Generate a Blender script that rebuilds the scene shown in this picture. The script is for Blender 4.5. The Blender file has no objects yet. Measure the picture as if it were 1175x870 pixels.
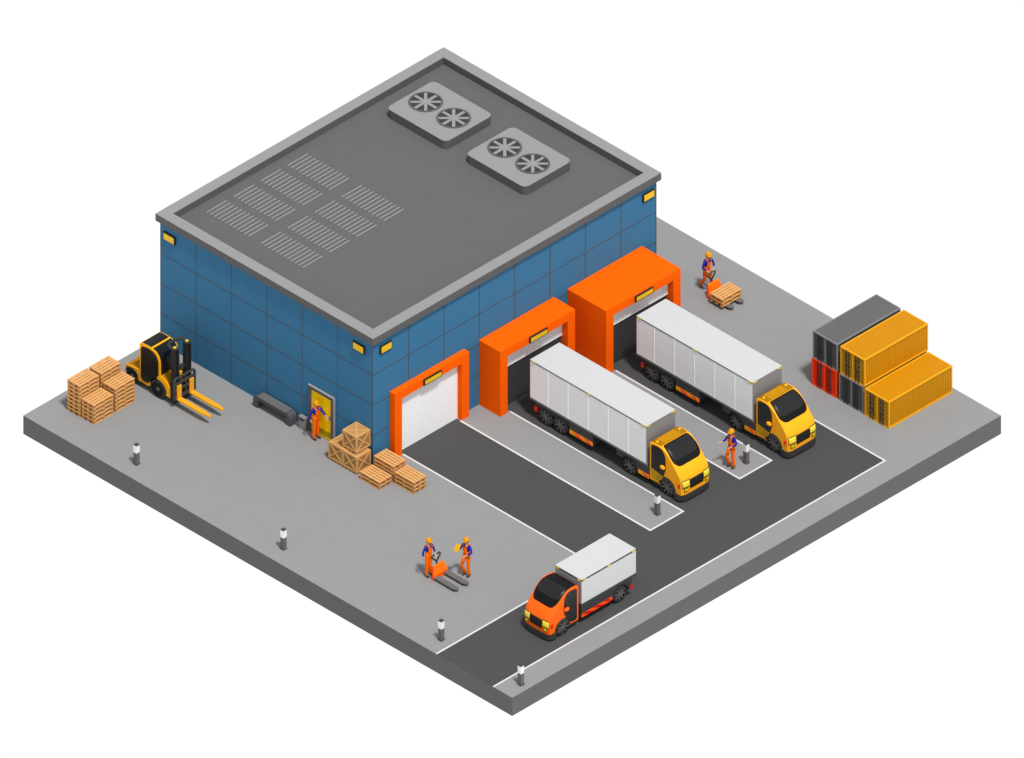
import bpy, math, random
from mathutils import Vector, Matrix
random.seed(4)
S = 0.04                      # metres per drawing unit
C = bpy.context.scene.collection
R = math.radians

# ------------------------------------------------------------------ materials
def lin(c):
    c /= 255.0
    return c / 12.92 if c <= .04045 else ((c + .055) / 1.055) ** 2.4
def hexc(h, e=1.0):
    return tuple(min(.95, lin(int(h[i:i + 2], 16)) / e) for i in (0, 2, 4))
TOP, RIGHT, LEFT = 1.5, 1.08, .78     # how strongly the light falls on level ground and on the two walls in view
def mat(name, col, rough=.75, spec=.2, noise=0.0, nscale=6.0, metal=0.0, bump=0.0, bscale=40.0, stretch=None):
    m = bpy.data.materials.new(name); m.use_nodes = True
    nt = m.node_tree; b = nt.nodes['Principled BSDF']
    b.inputs['Base Color'].default_value = (*col, 1)
    b.inputs['Roughness'].default_value = rough
    b.inputs['Specular IOR Level'].default_value = spec
    b.inputs['Metallic'].default_value = metal
    tc = nt.nodes.new('ShaderNodeTexCoord')
    src = tc.outputs['Object']
    if stretch:
        mp = nt.nodes.new('ShaderNodeMapping'); mp.inputs['Scale'].default_value = stretch
        nt.links.new(src, mp.inputs['Vector']); src = mp.outputs['Vector']
    if noise:
        n = nt.nodes.new('ShaderNodeTexNoise'); n.inputs['Scale'].default_value = nscale
        n.inputs['Detail'].default_value = 5
        nt.links.new(src, n.inputs['Vector'])
        mr = nt.nodes.new('ShaderNodeMapRange')
        mr.inputs['From Min'].default_value = .25; mr.inputs['From Max'].default_value = .75
        mr.inputs['To Min'].default_value = 1 - noise; mr.inputs['To Max'].default_value = 1 + noise
        nt.links.new(n.outputs['Fac'], mr.inputs['Value'])
        vm = nt.nodes.new('ShaderNodeVectorMath'); vm.operation = 'SCALE'
        vm.inputs[0].default_value = col
        nt.links.new(mr.outputs['Result'], vm.inputs['Scale'])
        nt.links.new(vm.outputs['Vector'], b.inputs['Base Color'])
    if bump:
        n2 = nt.nodes.new('ShaderNodeTexNoise'); n2.inputs['Scale'].default_value = bscale
        nt.links.new(src, n2.inputs['Vector'])
        bp = nt.nodes.new('ShaderNodeBump'); bp.inputs['Strength'].default_value = bump; bp.inputs['Distance'].default_value = .01
        nt.links.new(n2.outputs['Fac'], bp.inputs['Height']); nt.links.new(bp.outputs['Normal'], b.inputs['Normal'])
    return m

M = {}
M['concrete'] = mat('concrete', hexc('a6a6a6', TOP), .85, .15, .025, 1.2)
M['edge'] = mat('shaded_concrete_edge', (.112,) * 3, .85, .1, .03, 2)  # slab sides: their shade is put into a darker colour than the top
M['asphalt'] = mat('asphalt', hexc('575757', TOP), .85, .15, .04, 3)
M['line'] = mat('white_road_paint', (.62,) * 3, .7, .2, .02, 5)
M['wall'] = mat('blue_wall_panel', (.042, .160, .295), .7, .06, .02, 1.5)
M['seam'] = mat('panel_joint', (.075,) * 3)
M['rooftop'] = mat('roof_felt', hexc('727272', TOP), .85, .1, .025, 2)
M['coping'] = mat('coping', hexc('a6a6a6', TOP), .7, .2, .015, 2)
M['fascia'] = mat('shaded_fascia', (.10,) * 3, .7, .2, .02, 2)  # parapet and fan housing sides, with their shade put into the colour
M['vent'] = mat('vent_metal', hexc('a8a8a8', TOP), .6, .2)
M['fan_well'] = mat('fan_well', (.04,) * 3)
M['fan_ring'] = mat('fan_ring', hexc('6b6b6b', TOP))
M['orange'] = mat('orange_dock_paint', (.95, .115, .001), .7, .04, .01, 2)
M['shutter'] = mat('roller_shutter', (.86,) * 3, .6, .2)
M['shutter_gap'] = mat('shutter_groove', (.83,) * 3, .6, .2)
M['dock_shade'] = mat('dark_dock_interior', (.047,) * 3, .9, .05)  # sheet inside the open docks; its dark colour stands in for interior shade
M['black'] = mat('black_plastic', (.02,) * 3, .6, .2)
M['near_black'] = mat('charcoal_plastic', (.035,) * 3, .6, .2)
M['charcoal'] = mat('charcoal_metal', (.05,) * 3, .6, .2)
M['lampface'] = mat('yellow_lamp_face', (.78, .47, .004), .4, .3)
M['doorframe'] = mat('door_frame', (.085,) * 3, .6)
M['doorframe_side'] = mat('door_frame_trim', (.30,) * 3, .6)  # top and right-facing edges of the frame, painted lighter as if lit
M['door'] = mat('yellow_door', (.95, .60, .0), .6, .06)
M['kick'] = mat('kick_plate', (.38, .27, .0), .6)
M['steel'] = mat('steel', (.22, .25, .30), .4, .4)
M['bench'] = mat('bench_frame', (.075,) * 3, .8)
M['bench_seat'] = mat('bench_slat', (.145,) * 3, .8)
M['bench_gap'] = mat('bench_gap', (.05,) * 3, .8)
M['bin'] = mat('grey_bin', (.21,) * 3, .6)
M['bin_lid'] = mat('bin_lid', (.22,) * 3, .6)
M['bollard'] = mat('bollard_grey', (.12,) * 3, .7)
M['bollard_cap'] = mat('bollard_cap', (.055,) * 3, .7)
M['bollard_white'] = mat('bollard_white', (.82,) * 3, .5)
M['box_side'] = mat('white_trailer_side', (.88,) * 3, .6, .12, .008, 1)
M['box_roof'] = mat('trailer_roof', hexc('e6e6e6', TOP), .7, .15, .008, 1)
M['box_front'] = mat('shaded_bulkhead', (.21,) * 3, .6)  # front of the lorry's white box, its shade painted in as grey
M['box_strip'] = mat('white_panel_joint', (.97,) * 3, .5)
M['rail'] = mat('grey_rail', (.22,) * 3, .6)
M['sbox_side'] = mat('white_box_side', (.54,) * 3, .6, .15, .008, 1)
M['sbox_front'] = mat('grey_box_front', (.27,) * 3, .6)  # front of the short white box, shade put into the colour
M['dark_rail'] = mat('dark_rail', (.05,) * 3, .6)
M['marker'] = mat('amber_marker', (.72, .50, .01), .4)
M['amber'] = mat('amber_cab_paint', (.95, .39, .01), .5, .12)
M['amber_roof'] = mat('shaded_amber_roof', (.34, .155, .001), .6, .1)  # amber cab roof, darkened to paint in its shade
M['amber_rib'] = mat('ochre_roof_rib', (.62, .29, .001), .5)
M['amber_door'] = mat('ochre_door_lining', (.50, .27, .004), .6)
M['orange_cab'] = mat('orange_cab_paint', (.92, .12, .001), .45, .2)
M['glass'] = mat('black_glass', (.004,) * 3, .35, .2)
M['glass_pane'] = mat('smoked_glass', (.014,) * 3, .3, .3)
M['glass2'] = mat('dark_side_glass', (.012,) * 3, .3, .3)
M['grille'] = mat('grille_black', (.006,) * 3, .6, .1)
M['grille_bar'] = mat('grille_bar', (.03,) * 3, .5)
M['bumper'] = mat('bumper', (.034,) * 3, .6)
M['head'] = mat('yellow_headlight', (.85, .66, .04), .3, .5)
M['headrim'] = mat('headlight_rim', (.12, .08, .01), .4)
M['red'] = mat('red_lamp', (.85, .03, .006), .4)
M['red2'] = mat('deep_red_lamp', (.65, .0, .0), .4)
M['stripe_o'] = mat('orange_stripe', (.95, .33, .0), .5)
M['stripe_r'] = mat('red_stripe', (.95, .06, .01), .5)
M['stripe_o2'] = mat('bright_orange_stripe', (.92, .07, .002), .5)
M['stripe_r2'] = mat('dark_red_stripe', (.50, .0, .0), .5)
M['tyre'] = mat('tyre', (.038,) * 3, .85, .1)
M['rim'] = mat('rim_dark', (.012,) * 3, .6)
M['spoke'] = mat('spoke_grey', (.095,) * 3, .5)
M['lift'] = mat('forklift_amber', (.95, .42, .004), .45, .2)
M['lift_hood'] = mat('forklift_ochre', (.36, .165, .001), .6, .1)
M['fork'] = mat('fork_yellow', (.80, .36, .012), .5)
M['mast'] = mat('mast_black', (.018,) * 3, .5)
M['hubgrey'] = mat('hub_grey', (.09,) * 3, .6)
M['wood'] = mat('pallet_wood', (.66, .345, .125), .8, .1, .06, 3, stretch=(3, 3, 3))
M['woodblock'] = mat('pallet_block_wood', (.42, .20, .065), .8, .1, .06, 3)  # blocks darker than the deck boards: shade of the pallet gaps painted in
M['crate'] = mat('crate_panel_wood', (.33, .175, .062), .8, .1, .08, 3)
M['crate_lid'] = mat('crate_lid_wood', (.45, .24, .085), .8, .1, .06, 3)
M['crateframe'] = mat('crate_frame_wood', (.60, .32, .115), .8, .1, .05, 3)
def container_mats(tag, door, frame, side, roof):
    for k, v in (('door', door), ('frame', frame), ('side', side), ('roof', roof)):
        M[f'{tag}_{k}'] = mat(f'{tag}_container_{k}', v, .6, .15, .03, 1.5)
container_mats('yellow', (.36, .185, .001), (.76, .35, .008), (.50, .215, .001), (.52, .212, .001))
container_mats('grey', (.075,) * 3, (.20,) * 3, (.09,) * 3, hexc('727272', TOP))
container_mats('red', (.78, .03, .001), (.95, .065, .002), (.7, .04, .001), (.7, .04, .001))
M['rod'] = mat('locking_rod', (.028,) * 3, .5)
M['jack_body'] = mat('jack_orange', (.95, .165, .001), .5)
M['jack_dark'] = mat('jack_dark_orange', (.85, .055, .001), .5)
M['jack_fork'] = mat('jack_fork_grey', (.125,) * 3, .6)
M['skin'] = mat('skin', (.62, .36, .21), .6)
M['shirt'] = mat('blue_shirt', (.016, .022, .29), .8, .1)
M['overall'] = mat('orange_overalls', (.92, .145, .001), .8, .1)
M['helmet'] = mat('yellow_helmet', (.66, .28, .004), .5, .15)
M['hair'] = mat('dark_brown_hair', (.03, .012, .005), .8)
M['shoe'] = mat('brown_shoe', (.095, .036, .008), .7)
M['board'] = mat('yellow_clipboard', (.72, .36, .002), .6)
M['paper'] = mat('paper', (.75, .45, .06), .7)

# ------------------------------------------------------------------ mesh builder (drawing units)
class MB:
    def __init__(s): s.v, s.f, s.m, s.sm = [], [], [], []
    def add(s, vs, fs, m=0, smooth=False):
        o = len(s.v); s.v += [tuple(p) for p in vs]
        for f in fs: s.f.append(tuple(o + i for i in f)); s.m.append(m); s.sm.append(smooth)
        return s
    def box(s, x0, x1, y0, y1, z0, z1, m=0, top=None):
        vs = [(x, y, z) for z in (z0, z1) for y in (y0, y1) for x in (x0, x1)]
        fs = [(0, 2, 3, 1), (4, 5, 7, 6), (0, 1, 5, 4), (1, 3, 7, 5), (3, 2, 6, 7), (2, 0, 4, 6)]
        s.add(vs, fs, m)
        if top is not None: s.m[-5] = top
        return s
    def prism(s, poly, axis, lo, hi, m=0, cap=None, smooth=False):
        def P(p, t):
            return {'x': (t, p[0], p[1]), 'y': (p[0], t, p[1]), 'z': (p[0], p[1], t)}[axis]
        n = len(poly)
        area = sum(poly[i][0] * poly[(i + 1) % n][1] - poly[(i + 1) % n][0] * poly[i][1] for i in range(n))
        if (area < 0) != (axis == 'y'): poly = poly[::-1]
        cm = m if cap is None else cap
        s.add([P(p, lo) for p in poly] + [P(p, hi) for p in poly], [(i, (i + 1) % n, n + (i + 1) % n, n + i) for i in range(n)], m, smooth)
        s.add([P(p, lo) for p in poly], [tuple(range(n))[::-1]], cm)
        s.add([P(p, hi) for p in poly], [tuple(range(n))], cm)
        return s
    def cyl(s, c, axis, r, lo, hi, m=0, n=28, cap=None, r2=None):
        i = {'x': (1, 2), 'y': (0, 2), 'z': (0, 1)}[axis]
        cc = (c[i[0]], c[i[1]])
        return s.prism([(cc[0] + r * math.cos(2 * math.pi * k / n), cc[1] + r * math.sin(2 * math.pi * k / n)) for k in range(n)], axis, lo, hi, m, cap, True)
    def beam(s, p, q, w, h, up=(0, 0, 1), m=0):
        p, q, up = Vector(p), Vector(q), Vector(up)
        d = (q - p).normalized(); a = d.cross(up).normalized() * w / 2; b = a.cross(d).normalized() * h / 2
        vs = [e + i * a + j * b for e in (p, q) for i, j in ((-1, -1), (1, -1), (1, 1), (-1, 1))]
        return s.add(vs, [(0, 1, 2, 3), (7, 6, 5, 4), (0, 4, 5, 1), (1, 5, 6, 2), (2, 6, 7, 3), (3, 7, 4, 0)], m)
    def tube(s, path, r, m=0, n=10):
        path = [Vector(p) for p in path]; vs = []; fs = []
        up = Vector((.13, .21, .97))
        for i, p in enumerate(path):
            d = (path[min(i + 1, len(path) - 1)] - path[max(i - 1, 0)]).normalized()
            a = d.cross(up).normalized(); b = d.cross(a)
            rr = r[i] if isinstance(r, (list, tuple)) else r
            vs += [p + rr * (math.cos(t) * a + math.sin(t) * b) for t in (2 * math.pi * k / n for k in range(n))]
            if i: fs += [((i - 1) * n + k, (i - 1) * n + (k + 1) % n, i * n + (k + 1) % n, i * n + k) for k in range(n)]
        fs += [tuple(range(n))[::-1], tuple(range((len(path) - 1) * n, len(path) * n))]
        return s.add(vs, fs, m, True)
    def ball(s, c, rx, ry, rz, m=0, n=16, k=10, zmin=-1):
        vs, fs = [], []
        for j in range(k + 1):
            ph = -math.pi / 2 + math.pi * j / k
            sz = max(math.sin(ph), zmin); cz = math.sqrt(max(0, 1 - sz * sz)) if math.sin(ph) >= zmin else math.cos(ph) / math.cos(math.asin(zmin)) * math.sqrt(1 - zmin * zmin)
            vs += [(c[0] + rx * cz * math.cos(t), c[1] + ry * cz * math.sin(t), c[2] + rz * sz) for t in (2 * math.pi * i / n for i in range(n))]
            if j: fs += [((j - 1) * n + i, (j - 1) * n + (i + 1) % n, j * n + (i + 1) % n, j * n + i) for i in range(n)]
        return s.add(vs, fs, m, True)
    def build(s, name, mats, parent=None, sc=S, bevel=0, loc=None):
        me = bpy.data.meshes.new(name)
        me.from_pydata([(x * sc, y * sc, z * sc) for x, y, z in s.v], [], s.f)
        for k in (mats if isinstance(mats, (list, tuple)) else [mats]): me.materials.append(M[k])
        for p, mi, sm in zip(me.polygons, s.m, s.sm): p.material_index = mi; p.use_smooth = sm
        me.update()
        o = bpy.data.objects.new(name, me); C.objects.link(o)
        if parent is not None: o.parent = parent
        if loc: o.location = tuple(c * sc for c in loc)
        if bevel:
            b = o.modifiers.new('edge', 'BEVEL'); b.width = bevel * sc; b.segments = 2; b.limit_method = 'ANGLE'
        return o

def tag(o, label=None, cat=None, group=None, kind=None):
    if label: o['label'] = label
    if cat: o['category'] = cat
    if group: o['group'] = group
    if kind: o['kind'] = kind
    return o
def thing(name, a, b, z=0, rz=0, label=None, cat=None, group=None):
    o = bpy.data.objects.new(name, None); C.objects.link(o)
    o.location = (a * S, b * S, z * S); o.rotation_euler = (0, 0, R(rz)); o.empty_display_size = .2
    return tag(o, label, cat, group)
def copy_tree(o, parent=None):
    c = o.copy(); C.objects.link(c)
    if parent is not None: c.parent = parent
    for ch in list(o.children): copy_tree(ch, c)
    return c
def place(proto, used, a, b, z=0, rz=0, label=None, group=None):
    o = copy_tree(proto) if used else proto
    o.location = (a * S, b * S, z * S); o.rotation_euler = (0, 0, R(rz))
    if label: o['label'] = label
    if group: o['group'] = group
    return o

# ------------------------------------------------------------------ setting
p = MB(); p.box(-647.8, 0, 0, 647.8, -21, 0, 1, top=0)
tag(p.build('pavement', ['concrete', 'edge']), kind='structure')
WA, WB, WB2, WA0 = -358.6, 174.3, 549.6, -640.4          # the right wall's a, the left wall's b, and the far ends
r = MB()
def sheet(mb, a0, a1, b0, b1, z): mb.add([(a0, b0, z), (a1, b0, z), (a1, b1, z), (a0, b1, z)], [(0, 1, 2, 3)])
sheet(r, -100.5, -25, 0, 519, .1)
for b0, b1 in ((207, 283.5), (327, 402), (444, 519)): sheet(r, WA, -100.5, b0, b1, .1)
tag(r.build('road', 'asphalt'), kind='structure')
l = MB(); w = 1.0
def la(b, a0, a1): sheet(l, a0, a1, b - w, b + w, .2)
def lb(a, b0, b1): sheet(l, a - w, a + w, b0, b1, .2)
lb(-25, 0, 519 + w); la(519, -314, -25 - w); la(444, -307, -100.5 + w); la(402, -337, -100.5 + w); lb(-100.5, 402 + w, 444 - w)
la(327, -330, -100.5 + w); la(283.5, -352, -100.5 + w); lb(-100.5, 283.5 + w, 327 - w); la(207, -352, -100.5 + w); lb(-100.5, 0, 207 - w)
tag(l.build('road_markings', 'line'), kind='structure')

# ------------------------------------------------------------------ warehouse
wh = thing('warehouse', WA, WB, 0, 0, 'large blue panelled warehouse with a flat grey roof and three orange loading docks', 'warehouse')
LA, LB_ = WA0 - WA, WB2 - WB           # -281.8, 375.3
H, HR = 148.35, 140.35
# front walls with their joints
m = MB(); m.box(LA, 0, 0, 1, 0, 140, 0)
for i in range(0, 7): x = LA * i / 6; m.box(min(0, x + .4) - (.4 if i else .8), min(0, x + .4) if i else 0, -.25, 0, 0, 140, 1)
for k in (1, 2, 3): m.box(LA, 0, -.22, 0, 34.6 * k - .4, 34.6 * k + .4, 1)
m.build('wall', ['wall', 'seam'], wh)
m = MB(); m.box(-1, 0, 1, LB_, 0, 140, 0)
for i in range(1, 9): y = LB_ * i / 8; m.box(0, .25, y - .8 if i == 8 else y - .4, y if i == 8 else y + .4, 0, 140, 1)
for k in (1, 2, 3): m.box(0, .22, 0, LB_, 34.6 * k - .4, 34.6 * k + .4, 1)
m.build('wall', ['wall', 'seam'], wh)
m = MB(); m.box(LA, LA + 1, 1, LB_, 0, 140); m.build('wall', 'wall', wh)
m = MB(); m.box(LA + 1, -1, LB_ - 1, LB_, 0, 140); m.build('wall', 'wall', wh)
m = MB(); sheet(m, LA - 3.3 + 11, 3.3 - 11, -3.3 + 11, LB_ + 3.3 - 11, HR); rf = m.build('roof', 'rooftop', wh)
m = MB(); d = 3.3; t = 11.8
x0, x1, y0, y1 = LA - d, d, -d, LB_ + d
zb = H - 8
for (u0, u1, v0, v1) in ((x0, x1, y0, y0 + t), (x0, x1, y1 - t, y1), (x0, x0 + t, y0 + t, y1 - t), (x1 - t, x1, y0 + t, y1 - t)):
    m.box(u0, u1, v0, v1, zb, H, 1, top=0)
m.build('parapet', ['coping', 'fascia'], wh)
# rows of slats on the roof
for c0 in (-618.7, -546.8):
    for b0 in (321.2, 285.4, 249.6, 213.8):
        m = MB()
        for k in range(12):
            a = c0 + 5 * k - WA
            m.box(a - .6, a + .6, b0 - WB, b0 + 26.6 - WB, HR + .05, HR + .6)
        m.build('roof_vent', 'vent', wh)

def sign_plate(y, z, x, wd, ht, parent, name='dock_sign'):
    m = MB(); m.box(x, x + 1.6, y - wd / 2, y + wd / 2, z - ht / 2, z + ht / 2)
    o = m.build(name, 'black', parent, bevel=.25)
    m = MB(); m.box(x + 1.6, x + 1.9, y - wd / 2 + 1, y + wd / 2 - 1, z - ht / 2 + 1, z + ht / 2 - 1, 0)
    return o, m
def dock(b0, b1, depth, lab, opened):
    y0, y1 = b0 - WB, b1 - WB
    ct, wz, top = 9.6, 65, 74.2
    m = MB()
    m.box(.26, depth, y0, y0 + ct, 0, top); m.box(.26, depth, y1 - ct, y1, 0, top); m.box(.26, depth, y0 + ct, y1 - ct, wz, top)
    fr = m.build('loading_dock', 'orange', wh); fr['label'] = lab
    xs = max(depth - 7.6, 1.3)
    zlo = 45.6 if opened else 0
    m = MB(); z = zlo; i = 0
    while z < wz - .01:
        z1 = min(z + 1.25, wz)
        m.box(xs - 1, xs + (.0 if i % 2 else .12), y0 + ct, y1 - ct, z, z1, i % 2); z = z1; i += 1
    m.build('shutter', ['shutter', 'shutter_gap'], fr)
    if opened:
        m = MB(); m.box(xs - 2.4, xs - 1.3, y0 + ct, y1 - ct, 0, wz); m.build('dock_shade_sheet', 'dock_shade', fr)  # dark sheet behind the raised shutter, painting the shade of the interior
    sg = MB(); yc = (y0 + y1) / 2
    sg.box(depth, depth + 1.8, yc - 11.7, yc + 11.7, 69.3 - 3.2, 69.3 + 3.2, 0)
    sg.box(depth + 1.8, depth + 2.0, yc - 10.7, yc + 10.7, 69.3 - 2.2, 69.3 + 2.2, 1)
    sg.build('dock_lamp', ['black', 'lampface'], fr)
dock(196, 294.4, 7.1, 'shallow orange dock frame with its white shutter fully down', False)
dock(314.4, 413.4, 28.6, 'orange dock shelter with its shutter half raised', True)
dock(431.6, 530.3, 51.6, 'deepest orange dock shelter with its shutter half raised', True)
# staff door in the left wall
dm = MB(); X0, X1 = -442.8 - WA, -409.2 - WA
dm.box(X0 + 3.4, X1 - 3.4, -.8, -.3, .6, 48.6)
door = dm.build('door', 'door', wh)
m = MB(); m.box(X0, X0 + 3.4, -2.2, -.27, 0, 52, 0); m.box(X1 - 3.4, X1, -2.2, -.27, 0, 52, 0); m.box(X0 + 3.4, X1 - 3.4, -2.2, -.27, 48.6, 52, 0)
m.box(X0, X1 + .01, -2.4, -.27, 52, 52.6, 1); m.box(X1, X1 + 1, -2.3, -.27, 0, 52, 1)
m.box(X0 + 3.4, X0 + 4.2, -1.4, -.8, .6, 48.6, 1)
m.build('door_frame', ['doorframe', 'doorframe_side'], door)
m = MB(); m.box(X0 + 5.5, X1 - 5.2, -1.1, -.8, 3.8, 9.8)
for k in range(5): m.box(X0 + 6.3, X1 - 6, -1.25, -1.1, 4.5 + k, 5 + k)
m.build('kick_plate', 'kick', door)
m = MB(); m.box(X1 - 6.6, X1 - 4.6, -1.2, -.8, 23.5, 28.5); m.tube([(X1 - 5.6, -1, 26.2), (X1 - 5.6, -2.6, 26.2), (X1 - 10, -2.8, 26.4)], .55)
m.build('handle', 'steel', door)

# wall lamps
def wall_lamp(a, b, z, rz, lab):
    o = thing('wall_lamp', a, b, z, rz, lab, 'lamp', 'yellow lamps high on the warehouse walls')
    m = MB(); m.box(-7.8, 7.8, -1.9, -.3, -4.6, 4.6); m.build('housing', 'black', o, bevel=.3)
    m = MB(); m.box(-6.6, 6.6, -2.3, -1.9, -3.4, 3.4); m.build('lens', 'lampface', o, bevel=.15)
wall_lamp(-627.4, WB, 126.9, 0, 'yellow wall lamp at the left end of the dark blue wall, above the forklift')
wall_lamp(-376.4, WB, 127.1, 0, 'yellow wall lamp under the roof above the crates, left of the front corner')
wall_lamp(WA, 190.2, 128.4, 90, 'yellow wall lamp just right of the building front corner, nearest the closed dock')
wall_lamp(WA, 538.3, 128.4, 90, 'yellow wall lamp at the far right end of the building, under the roof corner')

# roof fan units
def fan_unit(a1, b0, lab):
    o = thing('rooftop_fan_unit', a1 - 39.6, b0 + 31.5, HR + .05, 0, lab, 'ventilation unit', 'fan units on the flat roof')
    hx, hy, rr = 39.6, 31.5, 6
    poly = []
    for cx, cy, t0 in ((hx - rr, hy - rr, 0), (-hx + rr, hy - rr, 90), (-hx + rr, -hy + rr, 180), (hx - rr, -hy + rr, 270)):
        for k in range(7): t = R(t0 + 15 * k); poly.append((cx + rr * math.cos(t), cy + rr * math.sin(t)))
    m = MB(); m.prism(poly, 'z', 0, 9.8, 0); m.m[-1] = 1
    for i in range(len(m.sm)): m.sm[i] = False
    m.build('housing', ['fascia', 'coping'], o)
    for fx in (-19.8, 17.3):
        fy = 1.2
        m = MB(); n = 40
        vs = []; fs = []
        for k in range(n):
            t = 2 * math.pi * k / n
            for rad, z in ((16.3, 9.85), (16.3, 10.5), (14.6, 10.5), (14.6, 9.9)): vs.append((fx + rad * math.cos(t), fy + rad * math.sin(t), z))
        for k in range(n):
            for j in range(3): a_ = k * 4 + j; b_ = ((k + 1) % n) * 4 + j; fs.append((a_, b_, b_ + 1, a_ + 1))
        m.add(vs, fs, 0, False)
        m.add([(fx + 14.7 * math.cos(2 * math.pi * k / n), fy + 14.7 * math.sin(2 * math.pi * k / n), 9.9) for k in range(n)], [tuple(range(n))], 1)
        f = m.build('fan', ['fan_ring', 'fan_well'], o)
        m = MB(); m.cyl((fx, fy, 0), 'z', 3.4, 9.95, 10.5)
        for k in range(8):
            t = R(45 * k + 45)
            m.beam((fx, fy, 10.2), (fx + 14.2 * math.cos(t), fy + 14.2 * math.sin(t), 10.2), 3.1, .4)
        m.build('blade_wheel', 'vent', f)
fan_unit(-531.1, 443.2, 'grey rooftop fan unit with two round fans, nearest the rear roof corner')
fan_unit(-426.3, 443.2, 'grey rooftop fan unit with two round fans, nearest the right end of the roof')

# ------------------------------------------------------------------ trucks
def catmull(pts, n=6):
    out = []
    for i in range(len(pts) - 1):
        p0 = pts[max(i - 1, 0)]; p1 = pts[i]; p2 = pts[i + 1]; p3 = pts[min(i + 2, len(pts) - 1)]
        for k in range(n):
            t = k / n
            out.append(tuple(.5 * (2 * p1[j] + (p2[j] - p0[j]) * t + (2 * p0[j] - 5 * p1[j] + 4 * p2[j] - p3[j]) * t * t + (3 * p1[j] - p0[j] - 3 * p2[j] + p3[j]) * t ** 3) for j in (0, 1)))
    return out + [pts[-1]]
PROF = catmull([(4.3, 49.4), (10, 50.4), (17, 50.5), (22.5, 48.9), (28, 45.0), (34, 38.8), (40, 32.0), (44, 26.0), (45.6, 18), (45.4, 8)])
CW = 18.6
XR = 4.3
def cab_pt(p, y):
    t = abs(y) / CW
    fx = 1 + .05 * (1 - t ** 7)
    return (XR + (p[0] - XR) * fx, y, p[1] + .5 * (1 - t ** 9) * (p[1] > 30))
def front_x(z):
    for i in range(len(PROF) - 1, 0, -1):
        a, b = PROF[i], PROF[i - 1]
        if a[1] <= z <= b[1]: t = (z - a[1]) / max(1e-6, b[1] - a[1]); return a[0] + (b[0] - a[0]) * t
    return PROF[-1][0]
def wheel(parent, x, y, z, rad, side, wd=6, plain=False):
    # side = +1 or -1: the way the rim looks
    m = MB(); n = 36
    y1 = y; y0 = y - side * wd
    ring = [(0, rad * .74), (0, rad * .78), (0, rad * .93), (-.7, rad), (-wd + .7, rad), (-wd, rad * .93), (-wd, 0.01)]
    vs = []; fs = []
    for k in range(n):
        t = 2 * math.pi * k / n
        for dy, rr in ring: vs.append((x + rr * math.cos(t), y1 + side * dy, z + rr * math.sin(t)))
    L = len(ring)
    for k in range(n):
        for j in range(L - 1):
            q = (k * L + j, k * L + j + 1, ((k + 1) % n) * L + j + 1, ((k + 1) % n) * L + j)
            fs.append(q if side < 0 else q[::-1])
    m.add(vs, fs, 0, True)
    wo = m.build('wheel', 'tyre', parent)
    m = MB(); a, b = sorted((y1 - side * 1.2, y1 - side * .7))
    m.cyl((x, 0, z), 'y', rad * .75, a, b, 0, 32)
    if not plain:
        a, b = sorted((y1 - side * .7, y1 + side * .15))
        m.cyl((x, 0, z), 'y', rad * .2, a, b, 1, 16)
        for k in range(8):
            t = R(45 * k + 12)
            m.beam((x + rad * .15 * math.cos(t), y1 - side * .3, z + rad * .15 * math.sin(t)), (x + rad * .76 * math.cos(t), y1 - side * .3, z + rad * .76 * math.sin(t)), .8, rad * .145, (0, 1, 0), 1) if False else \
            m.beam((x + rad * .15 * math.cos(t), y1 - side * .3, z + rad * .15 * math.sin(t)), (x + rad * .76 * math.cos(t), y1 - side * .3, z + rad * .76 * math.sin(t)), rad * .15, .8, (0, 1, 0), 1)
    else:
        a, b = sorted((y1 - side * .7, y1 + side * .1))
        m.cyl((x, 0, z), 'y', rad * .2, a, b, 1, 16)
    m.build('rim', ['rim', 'spoke'], wo)
    return wo
def arch(parent, x, y, z, rad, side, m_='black', wd=8):
    a, b = sorted((y, y - side * wd))
    m = MB()
    poly = [(x + rad * math.cos(R(t)), z + rad * math.sin(R(t))) for t in range(-12, 193, 8)]
    m.prism(poly, 'y', a, b); m.build('wheel_arch', m_, parent)

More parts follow.
